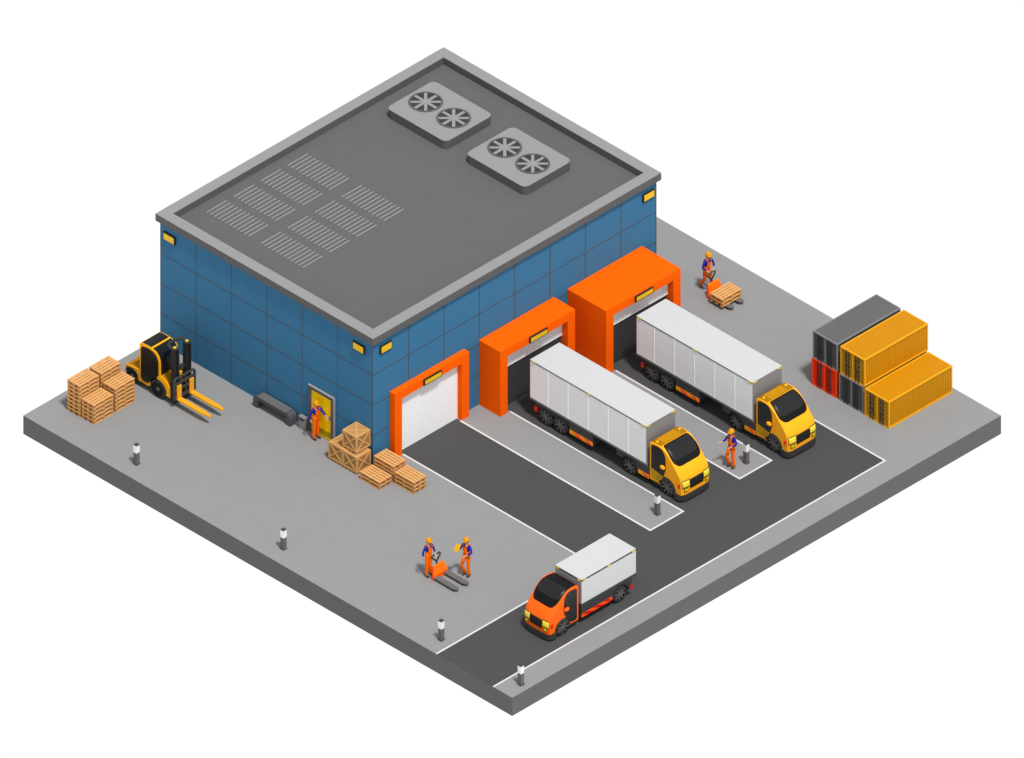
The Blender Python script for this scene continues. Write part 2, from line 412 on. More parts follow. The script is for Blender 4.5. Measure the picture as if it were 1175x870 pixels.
def cab(parent, k, paint, big):
    kx, ky, kz, dx = k
    def T(p): return (dx + (p[0] - XR) * kx, p[1] * ky, p[2] * kz)
    ys = [-1, -.97, -.92, -.84, -.72, -.5, -.25, 0, .25, .5, .72, .84, .92, .97, 1]
    ys = [q * CW for q in ys]
    m = MB(); vs = []; fs = []
    prof = [(XR, 8)] + PROF
    n = len(prof)
    for y in ys: vs += [T(cab_pt(p, y)) for p in prof]
    for i in range(len(ys) - 1):
        for j in range(n):
            fs.append((i * n + j, (i + 1) * n + j, (i + 1) * n + (j + 1) % n, i * n + (j + 1) % n)[::-1])
    m.add(vs, fs, 0, True)
    for f in range(len(m.f)):
        if f % n == 0 or f % n == n - 1: m.sm[f] = False
    # side walls with the wheel arch cut out of their lower edge
    wx, wr = 27.4, 11.2
    a0 = [(wx + wr * math.cos(R(t)), max(8, 9 + wr * math.sin(R(t)))) for t in range(0, 181, 10)]
    side = [(q[0], q[2]) for q in [cab_pt(p, CW) for p in prof]] + a0
    for sgn in (-1, 1):
        poly = [T((x, sgn * CW, z)) for x, z in side]
        m.add(poly, [tuple(range(len(poly)))[::(1 if sgn > 0 else -1)]], 0)
    body = m.build('cab', paint, parent)
    def patch(name, rows, cols, fn, mats, off=.35, mi=None):
        m = MB(); vs = []; fs = []
        for i in range(rows + 1):
            for j in range(cols + 1):
                q = fn(i / rows, j / cols); vs.append(T(q))
        for i in range(rows):
            for j in range(cols):
                a = i * (cols + 1) + j; fs.append((a, a + 1, a + cols + 2, a + cols + 1))
        m.add(vs, fs, 0, True)
        o = m.build(name, mats, body)
        sd = o.modifiers.new('t', 'SOLIDIFY'); sd.thickness = off * S * 2; sd.offset = 0
        return o
    idx = [i for i, p in enumerate(PROF)]
    s_top = min(idx, key=lambda i: abs(PROF[i][0] - 18.2)); s_bot = min(idx, key=lambda i: abs(PROF[i][0] - 36.6))
    if not big: s_top = 1
    def interp(s):
        i = min(int(s), len(PROF) - 2); t = s - i
        return (PROF[i][0] * (1 - t) + PROF[i + 1][0] * t, PROF[i][1] * (1 - t) + PROF[i + 1][1] * t)
    def ws(u, v):
        p = interp(s_top + (s_bot - s_top) * u)
        uu = u
        h = 15.6 + 1.8 * min(1, u / .6)
        if uu > .74: h -= 6.5 * (1 - math.sqrt(max(0, 1 - ((uu - .74) / .26) ** 2)))
        if big and u < .12: h -= 1.2 * (1 - u / .12) ** 2
        return cab_pt(p, (v * 2 - 1) * h)
    sh = patch('windshield', 40, 16, ws, 'glass')
    u0 = .07 if big else .36
    def pane(u, v):
        q = ws(0, .5); uu = u0 + (.80 - u0) * u
        p = interp(s_top + (s_bot - s_top) * uu); h = 14.4 + 1.6 * min(1, uu / .6)
        if uu > .66: h -= 5 * (1 - math.sqrt(max(0, 1 - ((uu - .66) / .14) ** 2)))
        return cab_pt(p, (v * 2 - 1) * h)
    patch('window_pane', 40, 16, pane, 'glass_pane', .5)
    def front(name, y0, y1, z0, z1, mt, off=.5):
        return patch(name, 4, 6, lambda u, v: cab_pt((front_x(z1 + (z0 - z1) * u), z1 + (z0 - z1) * u), y0 + (y1 - y0) * v), mt, off)
    front('grille', -8.6, 8.6, 13.6, 23.2, 'grille', .45)
    for q in range(4):
        z = 15.3 + q * 2.1
        front('grille_bar', -8, 8, z, z + .5, 'grille_bar', .6)
    for s_ in (-1, 1):
        y0, y1 = sorted((s_ * 9.4, s_ * 17.4))
        front('headlight_rim', y0 - .4, y1 + .4, 16.4, 24.3, 'headrim', .45)
        front('headlight', y0, y1, 17.1, 23.4, 'head', .7)
        y0, y1 = sorted((s_ * 11.6, s_ * 15.6))
        front('indicator_rim', y0 - .3, y1 + .3, 11.8, 15.9, 'headrim', .45)
        front('indicator', y0 + .3, y1 - .3, 12.4, 15.2, 'marker', .7)
        m = MB(); x0, x1 = 41.6, 44.4
        a, b = sorted((s_ * CW, s_ * (CW + .5)))
        m.prism([T((x, 0, z))[::2] for x, z in ((x0, 16), (x1, 16), (x1 - .2, 20.4), (x0, 20.4))], 'y', a * ky, b * ky)
        m.build('side_marker', 'red' if big else 'red2', body)
        # side window
        glass = [(6.3, 22), (6.3, 46.6), (7.6, 48.4), (12, 49.4), (17, 49.6), (20.4, 48.6), (23, 46.0), (24.6, 42.5), (25.2, 38), (25.2, 28), (22.6, 19.2)]
        low = [(6.3, 22), (22.6, 19.2), (20, 14.6), (16, 11.2), (10, 11), (6.3, 13)] if big else [(6.3, 22), (22.6, 19.2), (20, 14.6), (16, 11.2), (12, 10), (8, 10), (6.3, 12)]
        a, b = sorted((s_ * CW, s_ * (CW + .3)))
        d_ = MB(); d_.prism([T((x, 0, z))[::2] for x, z in low], 'y', a * ky, b * ky)
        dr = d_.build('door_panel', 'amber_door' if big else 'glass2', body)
        w_ = MB(); w_.prism([T((x, 0, z))[::2] for x, z in glass], 'y', a * ky, b * ky)
        w_.build('side_window', 'glass2', body)
        # mirror
        mm = MB(); cx, cz = T((22.6, 0, 31.5))[::2]
        if s_ > 0 and big or s_ < 0 and not big: cz += 6 * kz; cx += 3.4 * kx
        elif True: cx += 1
        yy = s_ * (CW + 2.6) * ky
        mm.ball((cx, yy, cz), 3.2, 1.7 * ky, 2.3)
        mo = mm.build('mirror', paint, body)
        mm = MB(); mm.tube([(cx + 1.2, s_ * (CW - .4) * ky, cz - .6), (cx + .6, yy, cz)], .45); mm.build('mirror_arm', 'black', mo)
    # roof panel
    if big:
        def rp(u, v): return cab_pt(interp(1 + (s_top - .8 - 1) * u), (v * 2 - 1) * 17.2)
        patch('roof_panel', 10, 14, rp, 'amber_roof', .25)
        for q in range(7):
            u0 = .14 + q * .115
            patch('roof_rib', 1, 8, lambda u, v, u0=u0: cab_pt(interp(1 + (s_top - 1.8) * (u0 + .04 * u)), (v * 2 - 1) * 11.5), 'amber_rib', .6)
        for s_ in (-1, 1):
            mm = MB(); x, y, z = T(cab_pt(interp(6), s_ * 14.6))
            mm.cyl((x, y, 0), 'z', 1.7, z, z + .5, 0, 16); mm.ball((x, y, z + .5), 1.0, 1.0, .7, 1); mm.build('roof_beacon', ['amber_rib', 'head'], body)
    # bumper: a bar bent round the nose
    mm = MB(); path = []
    for y in [q / 10 * 20.2 for q in range(-10, 11)]:
        t = abs(y) / 20.2
        path.append((48.6 - 2.2 * t ** 3 - 3.8 * t ** 14, y))
    outer = [(36.8, -20.2)] + path + [(36.8, 20.2)]
    inner = [(36.8, 17.5), (43, 17.5), (43, -17.5), (36.8, -17.5)]
    mm.prism([(T((x, y, 0))[0], T((x, y, 0))[1]) for x, y in outer + inner], 'z', 2.3 * kz, 8.6 * kz)
    mm.build('bumper', 'bumper', body, bevel=.9)
    # floor and underside
    mm = MB(); a = T((4.3, -17, 4)); b = T((42, 17, 8.2)); mm.box(a[0], b[0], a[1], b[1], a[2], b[2]); mm.build('underbody', 'near_black', body)
    for s_ in (-1, 1):
        x, _, z = T((wx, 0, 9.2)); arch(body, x, s_ * (CW - .5) * ky, 9.2 * kz + .3, 11.0 * kz, s_)
    return body

def stripes(parent, x0, x1, y, z0, z1, side, mo, mr, step, slant):
    m = MB(); a, b = sorted((y, y + side * .25))
    m.box(x0, x1, a, b, z0, z1, 0)
    a2, b2 = sorted((y + side * .25, y + side * .4))
    x = x0 + step * .35
    while x < x1 - .5:
        q = [(x, z1), (x + step * .45, z1), (x + step * .45 + slant, z0), (x + slant, z0)]
        q = [(min(max(c[0], x0), x1), c[1]) for c in q]
        if q[1][0] - q[0][0] > .3 or q[2][0] - q[3][0] > .3: m.prism(q, 'y', a2, b2, 1)
        x += step
    m.build('warning_stripe', [mo, mr], parent)

def big_truck():
    o = thing('lorry', 0, 0, 0, 0)
    Lb, W = 153.5, 19.35
    z0, z1 = 23.4, 66
    m = MB(); m.box(-Lb, 0, -W, W, z0, z1 - 1.7, 0, top=0)
    m.m[3] = 1; joints = m
    m = joints
    for k in range(5):
        x = -130.4 + 26.6 * k
        for s_ in (-1, 1):
            a, b = sorted((s_ * W, s_ * (W + .25))); m.box(x - .7, x + .7, a, b, z0, z1 - 1.7, 2)
    body = m.build('cargo_box', ['box_side', 'box_front', 'box_strip'], o)
    m = MB(); m.box(-Lb - .2, .2, -W - .2, W + .2, z1 - 1.7, z1, 0, top=1); m.build('roof', ['rail', 'box_roof'], body)
    m = MB(); m.box(-Lb - .3, .3, -W - .3, W + .3, 21.0, z0, 0)
    m.box(-Lb, 0, -W - .5, -W - .3, 21.8, 22.3, 1); m.box(-Lb, 0, W + .3, W + .5, 21.8, 22.3, 1)
    m.build('bottom_rail', ['rail', 'near_black'], body)
    for x in (-Lb + 4.2, -76, -4.2):
        for s_ in (-1, 1):
            a, b = sorted((s_ * (W + .2), s_ * (W + .6))); m = MB(); m.box(x - 2.3, x + 2.3, a, b, z1 - 1.8, z1 - .55); m.build('marker_lamp', 'marker', body)
    for y in (-W + 3.2, W - 3.2):
        m = MB(); m.box(.2, .6, y - 2.3, y + 2.3, z1 - 1.8, z1 - .55); m.build('marker_lamp', 'marker', body)
    m = MB(); m.box(-146, 4, -6, 6, 13, 21); m.box(-146, -102, -W + 4, W - 4, 9, 21); m.box(-40, 4, -W + 6.5, W - 6.5, 8, 21)
    ch = m.build('chassis', 'near_black', o)
    m = MB(); m.box(-101.3, -70.7, -W, W, 7.8, 20.9); tk = m.build('side_locker', 'charcoal', o)
    m = MB(); m.box(-147.6, -101.3, -W + .9, W - .9, 15.5, 20.9); m.build('mudguard', 'near_black', o)
    for s_ in (-1, 1):
        stripes(tk, -101.3, -70.7, s_ * W, 7.8, 12, s_, 'stripe_o', 'stripe_r', 14, 7)
        # fender and skirt by the drive axle
        m = MB(); a, b = sorted((s_ * (W - .1), s_ * (W - 7)))
        arc = [(-21.9 + 11 * math.cos(R(t)), 9.4 + 11 * math.sin(R(t))) for t in range(150, -1, -10)]
        m.prism([(-39.4, 20.9), (-39.4, 14.5), (-32, 14.4)] + arc + [(-10.6, 7.8), (3.8, 7.8), (3.8, 20.9)], 'y', a, b)
        sk = m.build('skirt', 'charcoal', o)
        arc2 = [(-21.9 + 11 * math.cos(R(t)), 9.4 + 11 * math.sin(R(t))) for t in range(0, 171, 10)] + [(-21.9 + 10 * math.cos(R(t)), 9.4 + 10 * math.sin(R(t))) for t in range(170, -1, -10)]
        m = MB(); a, b = sorted((s_ * (W + .6), s_ * (W - 7))); m.prism(arc2, 'y', a, b); m.build('fender', 'black', sk)
        stripes(sk, -10.4, 3.8, s_ * (W - .1), 7.8, 12, s_, 'stripe_o', 'stripe_r', 14, 7)
        for x in (27.4, -21.9, -114.4, -134.1): wheel(o, x, s_ * (W - .3), 9.3, 9.2, s_)
        m = MB(); a, b = sorted((s_ * (W - .9), s_ * (W - 4))); m.box(-148.6, -145.6, a, b, 9.6, 15); m.build('tail_lamp', 'red', o)
    cab(o, (1, 1, 1, 4.3), 'amber', True)
    return o
bt = big_truck()
tag(bt, cat='lorry')
place(bt, False, -156.6, 353.4, .12, 0, 'long white lorry with yellow cab backed up to the middle orange dock', 'yellow-cab lorries at the docks')
# second lorry: box front corner in the third lane
place(bt, True, -136.3, 474.1, .12, 0, 'long white lorry with yellow cab backed up to the far right, deepest dock', 'yellow-cab lorries at the docks')

def small_truck():
    o = thing('box_truck', -55.4, 130, .12, -90, 'small orange-cab truck with a short white box, driving along the road', 'truck')
    Lb, W = 72, 17.4
    z0, z1 = 23.4, 51
    m = MB(); m.box(-Lb, 0, -W, W, z0, z1 - 1.9, 0); m.m[3] = 1
    body = m.build('cargo_box', ['sbox_side', 'sbox_front'], o)
    m = MB(); m.box(-Lb - .2, .2, -W - .2, W + .2, z1 - 1.9, z1, 0, top=1); m.build('roof', ['dark_rail', 'box_roof'], body)
    m = MB(); m.box(-Lb - .2, .2, -W - .2, W + .2, 20.4, z0, 0); m.box(-Lb, 0, W + .2, W + .4, 21.6, 22.3, 1); m.box(-Lb, 0, -W - .4, -W - .2, 21.6, 22.3, 1)
    m.build('bottom_rail', ['charcoal', 'near_black'], body)
    for x in (-Lb + 3.4, -Lb / 2, -4):
        for s_ in (-1, 1):
            a, b = sorted((s_ * (W + .2), s_ * (W + .6))); m = MB(); m.box(x - 2, x + 2, a, b, z1 - 1.8, z1 - .55); m.build('marker_lamp', 'marker', body)
    for y in (-W + 3.2, W - 3.2):
        m = MB(); m.box(.2, .6, y - 2, y + 2, z1 - 1.8, z1 - .55); m.build('marker_lamp', 'marker', body)
    m = MB(); m.box(-66, 3.7, -W + 6.5, W - 6.5, 7.5, 20.3); m.build('chassis', 'near_black', o)
    for s_ in (-1, 1):
        m = MB(); a, b = sorted((s_ * (W - .1), s_ * (W - 7)))
        arc = [(-51.5 + 10.4 * math.cos(R(t)), 9 + 10.4 * math.sin(R(t))) for t in range(180, -1, -10)]
        m.prism([(-66.5, 20.3), (-66.5, 9)] + arc + [(-41, 7.8), (0.2, 7.8), (.2, 20.3)], 'y', a, b)
        sk = m.build('skirt', 'near_black', o)
        arc2 = [(-51.5 + 10.6 * math.cos(R(t)), 9 + 10.6 * math.sin(R(t))) for t in range(5, 176, 10)] + [(-51.5 + 9.6 * math.cos(R(t)), 9 + 9.6 * math.sin(R(t))) for t in range(175, 4, -10)]
        m = MB(); a, b = sorted((s_ * (W + .4), s_ * (W - 7))); m.prism(arc2, 'y', a, b); m.build('fender', 'black', sk)
        stripes(sk, -40.6, 0, s_ * (W - .1), 7.8, 12, s_, 'stripe_o2', 'stripe_r2', 14.5, -10 if True else 10)
        wheel(o, 24.2, s_ * (W - .3), 8.8, 8.7, s_); wheel(o, -51.5, s_ * (W - .3), 8.8, 8.7, s_)
        m = MB(); a, b = sorted((s_ * (W - 3), s_ * (W + .2))); m.box(-67.2, -63.6, a, b, 8.6, 12.4); m.build('tail_lamp', 'red2', o)
    cab(o, (.905, .90, .915, 3.7), 'orange_cab', False)
small_truck()

# ------------------------------------------------------------------ forklift
def forklift():
    o = thing('forklift', -595, 122.3, .05, 0, 'yellow and black forklift with raised forks standing by the left corner of the warehouse', 'forklift')
    W = 12.8
    prof = [(-27, 8.5), (-27, 16.2), (-25.6, 18.2), (-8, 20), (-8, 49.5), (-6.5, 52), (3, 52.6), (9, 52.2), (14, 50.6), (17.3, 47), (19, 42), (19.6, 26.5), (24.5, 24.8), (28.5, 22.2), (31, 18), (32.2, 12), (32.2, 7.5)]
    fa = [(16.1 + 10.6 * math.cos(R(t)), 9.7 + 10.6 * math.sin(R(t))) for t in range(-10, 191, 12)]
    ra = [(-18.5 + 8.6 * math.cos(R(t)), 8 + 8.6 * math.sin(R(t))) for t in range(4, 177, 12)]
    side = prof + fa + [(4, 7)] + [(-9, 7.5)] + ra
    m = MB(); m.prism(side, 'y', -W, W); body = m.build('body', 'lift', o)
    # openings: side, roof and front glass as dark panes seated in the amber frame
    win = [(-6.2, 13), (-6.2, 46.6), (-4, 49.2), (4, 50.4), (10.4, 49.4), (14.8, 46.2), (16.9, 41), (17.1, 27), (14.4, 21), (9.8, 16.4), (3, 10.6), (-2.6, 9.8)]
    for s_ in (-1, 1):
        a, b = sorted((s_ * W, s_ * (W + .3))); m = MB(); m.prism(win, 'y', a, b); m.build('side_window', 'glass2', body)
        m = MB()
        a, b = sorted((s_ * W, s_ * (W + .3)))
        m.prism([(16.1 + 11.6 * math.cos(R(t)), 9.7 + 11.6 * math.sin(R(t))) for t in range(0, 151, 6)] + [(16.1 + 10.3 * math.cos(R(t)), 9.7 + 10.3 * math.sin(R(t))) for t in range(150, -1, -6)], 'y', a, b)
        m.build('wheel_arch', 'near_black', body)
        m = MB()
        m.prism([(-18.5 + 9.3 * math.cos(R(t)), 8 + 9.3 * math.sin(R(t))) for t in range(24, 151, 6)] + [(-18.5 + 8.2 * math.cos(R(t)), 8 + 8.2 * math.sin(R(t))) for t in range(150, 23, -6)], 'y', a, b)
        m.build('wheel_arch', 'near_black', body)
    def pane(name, pts, mt, y0=-W + 1.0, y1=W - 1.0, off=.25):
        m = MB()
        for i in range(len(pts) - 1):
            m.beam(((pts[i][0]), (y0 + y1) / 2, pts[i][1]), (pts[i + 1][0], (y0 + y1) / 2, pts[i + 1][1]), y1 - y0, off * 2, (0, 0, 1) if abs(pts[i + 1][0] - pts[i][0]) > 1 else (1, 0, 0))
        return m.build(name, mt, body)
    pane('roof_window', [(-5.6, 52.25), (3, 52.6), (6.2, 52.5)], 'glass2')
    pane('windshield', [(8.6, 52.3), (9, 52.2), (14, 50.6), (17.3, 47), (19, 42), (19.6, 27.2)], 'glass2')
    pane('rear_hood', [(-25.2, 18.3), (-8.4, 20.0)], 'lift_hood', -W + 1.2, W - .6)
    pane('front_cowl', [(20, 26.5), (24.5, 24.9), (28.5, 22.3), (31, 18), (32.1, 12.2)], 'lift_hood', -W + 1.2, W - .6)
    m = MB(); m.box(-27.3, -27, -9, -5, 14.4, 15.6); m.box(-24.6, -22.2, -W - .3, -W, 15.4, 16.6); m.build('badge', 'near_black', body)
    m = MB(); m.box(-24, 30, -W + 3, W - 3, 5.2, 8.4); m.build('underbody', 'near_black', body)
    for s_ in (-1, 1):
        w1 = wheel(o, 16.1, s_ * (W + .3), 9.9, 9.8, s_, 6.5, True)
        w2 = wheel(o, -18.5, s_ * (W - .2), 8.0, 7.9, s_, 5.5, True)
    # mast
    for y in (-9.2, 6.8):
        m = MB(); m.box(32.6, 36.4, y - 3.1, y + 3.1, 3.2, 63.6); m.box(36.4, 37.8, y - 3.1, y - 1.4, 3.2, 62.5); m.box(36.4, 37.8, y + 1.4, y + 3.1, 3.2, 62.5)
        ml = m.build('mast_rail', 'mast', o)
        m = MB(); m.cyl((35, y, 0), 'z', 3.6, 63.6, 65, 0, 20); m.cyl((35, y, 0), 'z', 1.6, 65, 65.5, 1, 14); m.build('rail_cap', ['near_black', 'marker'], ml)
    m = MB()
    m.tube([(35, -9.2, 63.4), (31, -10.4, 63.8), (27.5, -9.8, 64), (25.6, -7, 64.2), (25.4, -1, 64.3), (25.6, 4.6, 64.2), (27.5, 7.4, 64), (31, 8, 63.8), (35, 6.8, 63.4)], 1.7)
    m.build('mast_yoke', 'near_black', o)
    m = MB(); m.box(32.8, 35.5, -6.2, 3.8, 14, 17); m.box(32.8, 35.5, -6.2, 3.8, 38, 41); m.build('mast_crossbar', 'near_black', o)
    m = MB(); m.cyl((34.6, -1.2, 0), 'z', 1.5, 10, 34, 0, 12); m.build('lift_ram', 'lift', o)
    # carriage
    c = MB(); x0, x1 = 38.2, 39.8
    c.box(x0, x1, -15, -12.8, 8.4, 30.5); c.box(x0, x1, 11.8, 14, 8.4, 30.5)
    c.beam(((x0 + x1) / 2, -13.9, 30.3), ((x0 + x1) / 2, -11, 33), x1 - x0, 2.2, (1, 0, 0)) if False else c.prism([(-15, 30.5), (-12.8, 30.5), (-10.8, 31.3), (-10.8, 33.4), (-12.8, 33.2)], 'x', x0, x1)
    c.prism([(14, 30.5), (11.8, 30.5), (9.8, 31.3), (9.8, 33.4), (11.8, 33.2)], 'x', x0, x1)
    c.box(x0, x1, -10.8, 9.8, 31.3, 33.4); c.box(x0, x1, -12.8, 11.8, 24.6, 27.2); c.box(x0, x1, -12.8, 11.8, 9, 12)
    c.box(x0, x1, -12.8, 11.8, 18, 20); c.box(x0 + .2, x1 - .2, -6.4, -5.2, 12, 31.3); c.box(x0 + .2, x1 - .2, .6, 1.8, 12, 31.3)
    c.build('carriage', 'charcoal', o)
    for y in (-9.2, 7.2):
        m = MB(); m.box(39.9, 41.4, y - 2.7, y + 2.7, 8.6, 24.6)
        pl = [(41.4, y - 2.7), (72, y - 2.7), (81.5, y - 1.2), (82.4, y - .2), (82.4, y + .6), (81, y + 1.4), (72, y + 2.7), (41.4, y + 2.7)]
        m.prism(pl, 'z', 8.6, 10.3); m.build('fork', 'fork', o, bevel=.2)
forklift()

# ------------------------------------------------------------------ pallets (long side along y)
PW, PL, PH = 16.4, 25.8, 4.46
def pallet():
    o = thing('pallet', 0, 0, 0, 0); tag(o, cat='pallet')
    m = MB()
    for i in range(5):
        x = -PW / 2 + i * (PW - 2.5) / 4
        m.box(x, x + 2.5, -PL / 2, PL / 2, PH - .75, PH - .02)
    for y in (-PL / 2 + .05, -1.5, PL / 2 - 3.05): m.box(-PW / 2 + .05, PW / 2 - .05, y, y + 3, PH - 1.3, PH - .76)
    m.build('deck', 'wood', o)
    for x in (-PW / 2 + .05, -1.5, PW / 2 - 3.05):
        m = MB(); m.box(x, x + 3, -PL / 2 + .02, PL / 2 - .02, 0.02, .9, 0)
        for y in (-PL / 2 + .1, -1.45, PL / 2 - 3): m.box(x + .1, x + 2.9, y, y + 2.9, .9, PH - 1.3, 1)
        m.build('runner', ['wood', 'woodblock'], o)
    return o
pp = pallet(); used = [False]
ORD = ['bottom', 'second', 'third', 'fourth', 'fifth', 'sixth', 'seventh', 'top']
def stack(a, b, n, rz, where, z0=0, grp='wooden pallets stacked in the yard'):
    for k in range(n):
        pos = 'bottom pallet' if k == 0 else ('topmost pallet' if k == n - 1 else f'{ORD[k]} pallet from the ground')
        if n == 1: pos = 'single pallet'
        lab = f'{pos} {where}'
        dx, dy = (0, 0) if k == 0 else (random.uniform(-.12, .12), random.uniform(-.12, .12))
        place(pp, used[0], a + dx, b + dy, z0 + k * PH, rz, lab, grp); used[0] = True
stack(-616.4, 48.2, 8, 0, 'in the tall front stack at far left')
stack(-616.4, 76.6, 8, 0, 'in the tall stack farthest back at left')
stack(-598.2, 48.9, 5, 0, 'in the five-high stack at the left')
stack(-598.2, 77.2, 6, 0, 'in the six-high stack beside the forklift')
stack(-338.9, 158.4, 2, 90, 'in the low two-high stack beside the crates')
stack(-338.9, 176.8, 4, 90, 'in the four-high stack near the closed dock', grp='wooden pallets stacked in the yard')
stack(-311.2, 176.3, 3, 90, 'in the three-high stack nearest the white road line')

# ------------------------------------------------------------------ crates
def crate():
    o = thing('wooden_crate', 0, 0); tag(o, cat='crate')
    h = 9.35; z0, z1 = 2, 20
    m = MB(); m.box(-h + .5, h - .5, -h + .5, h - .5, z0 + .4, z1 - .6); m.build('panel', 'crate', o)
    m = MB(); m.box(-h + .4, h - .4, -h + .4, h - .4, z1 - .6, z1 - .35); m.build('lid', 'crate_lid', o)
    t = 1.5; d_ = .75
    m = MB()
    for sx in (-1, 1):
        for sy in (-1, 1):
            x0, x1 = sorted((sx * h, sx * (h - t))); y0, y1 = sorted((sy * h, sy * (h - t))); m.box(x0, x1, y0, y1, z0, z1)
    for s_ in (-1, 1):
        for za, zb_ in ((z0 + .02, z0 + t), (z1 - t, z1 - .02)):
            a, b = sorted((s_ * (h - .02), s_ * (h - t))); m.box(-h + t, h - t, a, b, za, zb_); m.box(a, b, -h + t, h - t, za, zb_)
    m.build('frame', 'crateframe', o)
    m = MB(); q = h - t; zc0, zc1 = z0 + t, z1 - t
    for s_ in (-1, 1):
        for e in (0, 1):
            off = .28 if e else .22
            yy = s_ * (h - off)
            A, B = ((-q, yy, zc0), (q, yy, zc1)) if e else ((q, yy, zc0), (-q, yy, zc1))
            m.beam(A, B, 1.5, .5, (0, 1, 0)) if False else m.beam(A, B, .5, 1.5, (0, 0, 1))
            A, B = ((yy, -q, zc0), (yy, q, zc1)) if e else ((yy, q, zc0), (yy, -q, zc1))
            m.beam(A, B, .5, 1.5, (0, 0, 1))
    for e in (0, 1):
        A, B = ((-q, -q, z1 - .3 + e * .06), (q, q, z1 - .3 + e * .06)) if e else ((q, -q, z1 - .3), (-q, q, z1 - .3))
        m.beam(A, B, 1.5, .4, (0, 0, 1))
    m.build('brace', 'crateframe', o)
    for x in (-7.6, -2.6, 2.4, 7.4):
        m = MB(); m.box(x - 1, x + 1, -h + .3, h - .3, 0, z0); m.build('skid', 'woodblock', o)
    return o
cr = crate()
G = 'wooden crates by the staff door'
place(cr, False, -386.6, 161.7, 0, 0, 'left of the two braced wooden crates on the ground, nearer the yellow door', G)
place(cr, True, -367.5, 161.7, 0, 0, 'right of the two braced wooden crates on the ground, next to the low pallets', G)
place(cr, True, -371.0, 164.6, 20.02, 0, 'braced wooden crate standing on top of the other two', G)

# ------------------------------------------------------------------ containers (doors at -y)
def container(kind):
    o = thing('shipping_container', 0, 0); tag(o, cat='container')
    W, L, Hh = 16.1, 84.3, 30.7
    f = 1.4
    m = MB()
    for x0, x1 in ((-W, -W + f), (W - f, W)):
        m.box(x0, x1, 0, f, 0, Hh); m.box(x0, x1, L - f, L, 0, Hh)
        m.box(x0, x1, f, L - f, 0, f); m.box(x0, x1, f, L - f, Hh - f, Hh)
    for y0, y1 in ((0, f), (L - f, L)): m.box(-W + f, W - f, y0, y1, 0, f); m.box(-W + f, W - f, y0, y1, Hh - f, Hh)
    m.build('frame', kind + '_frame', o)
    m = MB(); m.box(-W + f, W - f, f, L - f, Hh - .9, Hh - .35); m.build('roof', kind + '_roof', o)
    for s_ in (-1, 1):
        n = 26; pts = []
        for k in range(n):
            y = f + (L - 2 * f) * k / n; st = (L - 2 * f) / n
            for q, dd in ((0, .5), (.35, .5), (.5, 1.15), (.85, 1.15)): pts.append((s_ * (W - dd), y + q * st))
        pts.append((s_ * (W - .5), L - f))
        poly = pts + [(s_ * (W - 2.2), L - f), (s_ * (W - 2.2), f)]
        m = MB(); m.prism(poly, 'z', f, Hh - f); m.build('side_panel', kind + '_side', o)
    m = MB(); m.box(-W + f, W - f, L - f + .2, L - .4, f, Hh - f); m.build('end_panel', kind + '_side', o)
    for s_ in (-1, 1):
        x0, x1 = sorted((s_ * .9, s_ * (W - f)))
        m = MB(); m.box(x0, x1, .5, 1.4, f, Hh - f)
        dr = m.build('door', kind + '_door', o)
        m = MB()
        for k in range(8):
            z = f + 2.2 + k * 3.35
            m.box(x0 + .6, x1 - .6, .25, .5, z, z + .45)
        m.build('door_rib', kind + '_door' if kind != 'yellow' else 'yellow_side', dr)
        m = MB()
        for x in (s_ * 4.6, s_ * 8.2):
            m.cyl((x, -.1, 0), 'z', .5, .6, Hh - .6, 0, 10)
            for z in (7, 13, 18, 24): m.box(x - .9, x + .9, -.35, .5, z, z + .9)
        m.build('locking_bar', 'rod', dr)
        m = MB(); m.box(*sorted((s_ * 4.4, s_ * 9)), -.5, -.1, 12, 12.6); m.build('handle', 'rod', dr)
    m = MB(); m.box(-.9, .9, .1, 1.4, f, Hh - f); m.build('door_post', kind + '_frame', o)
    return o
G = 'shipping containers stacked in the right corner'
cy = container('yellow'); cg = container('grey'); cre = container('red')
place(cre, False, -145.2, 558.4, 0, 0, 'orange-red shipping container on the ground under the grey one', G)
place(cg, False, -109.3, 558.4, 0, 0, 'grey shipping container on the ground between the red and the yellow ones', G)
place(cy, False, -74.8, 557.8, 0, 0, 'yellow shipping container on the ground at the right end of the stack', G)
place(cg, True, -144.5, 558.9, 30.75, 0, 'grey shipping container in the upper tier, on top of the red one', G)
place(cy, True, -108.5, 559.3, 30.75, 0, 'yellow shipping container in the upper tier, on top of the grey one', G)

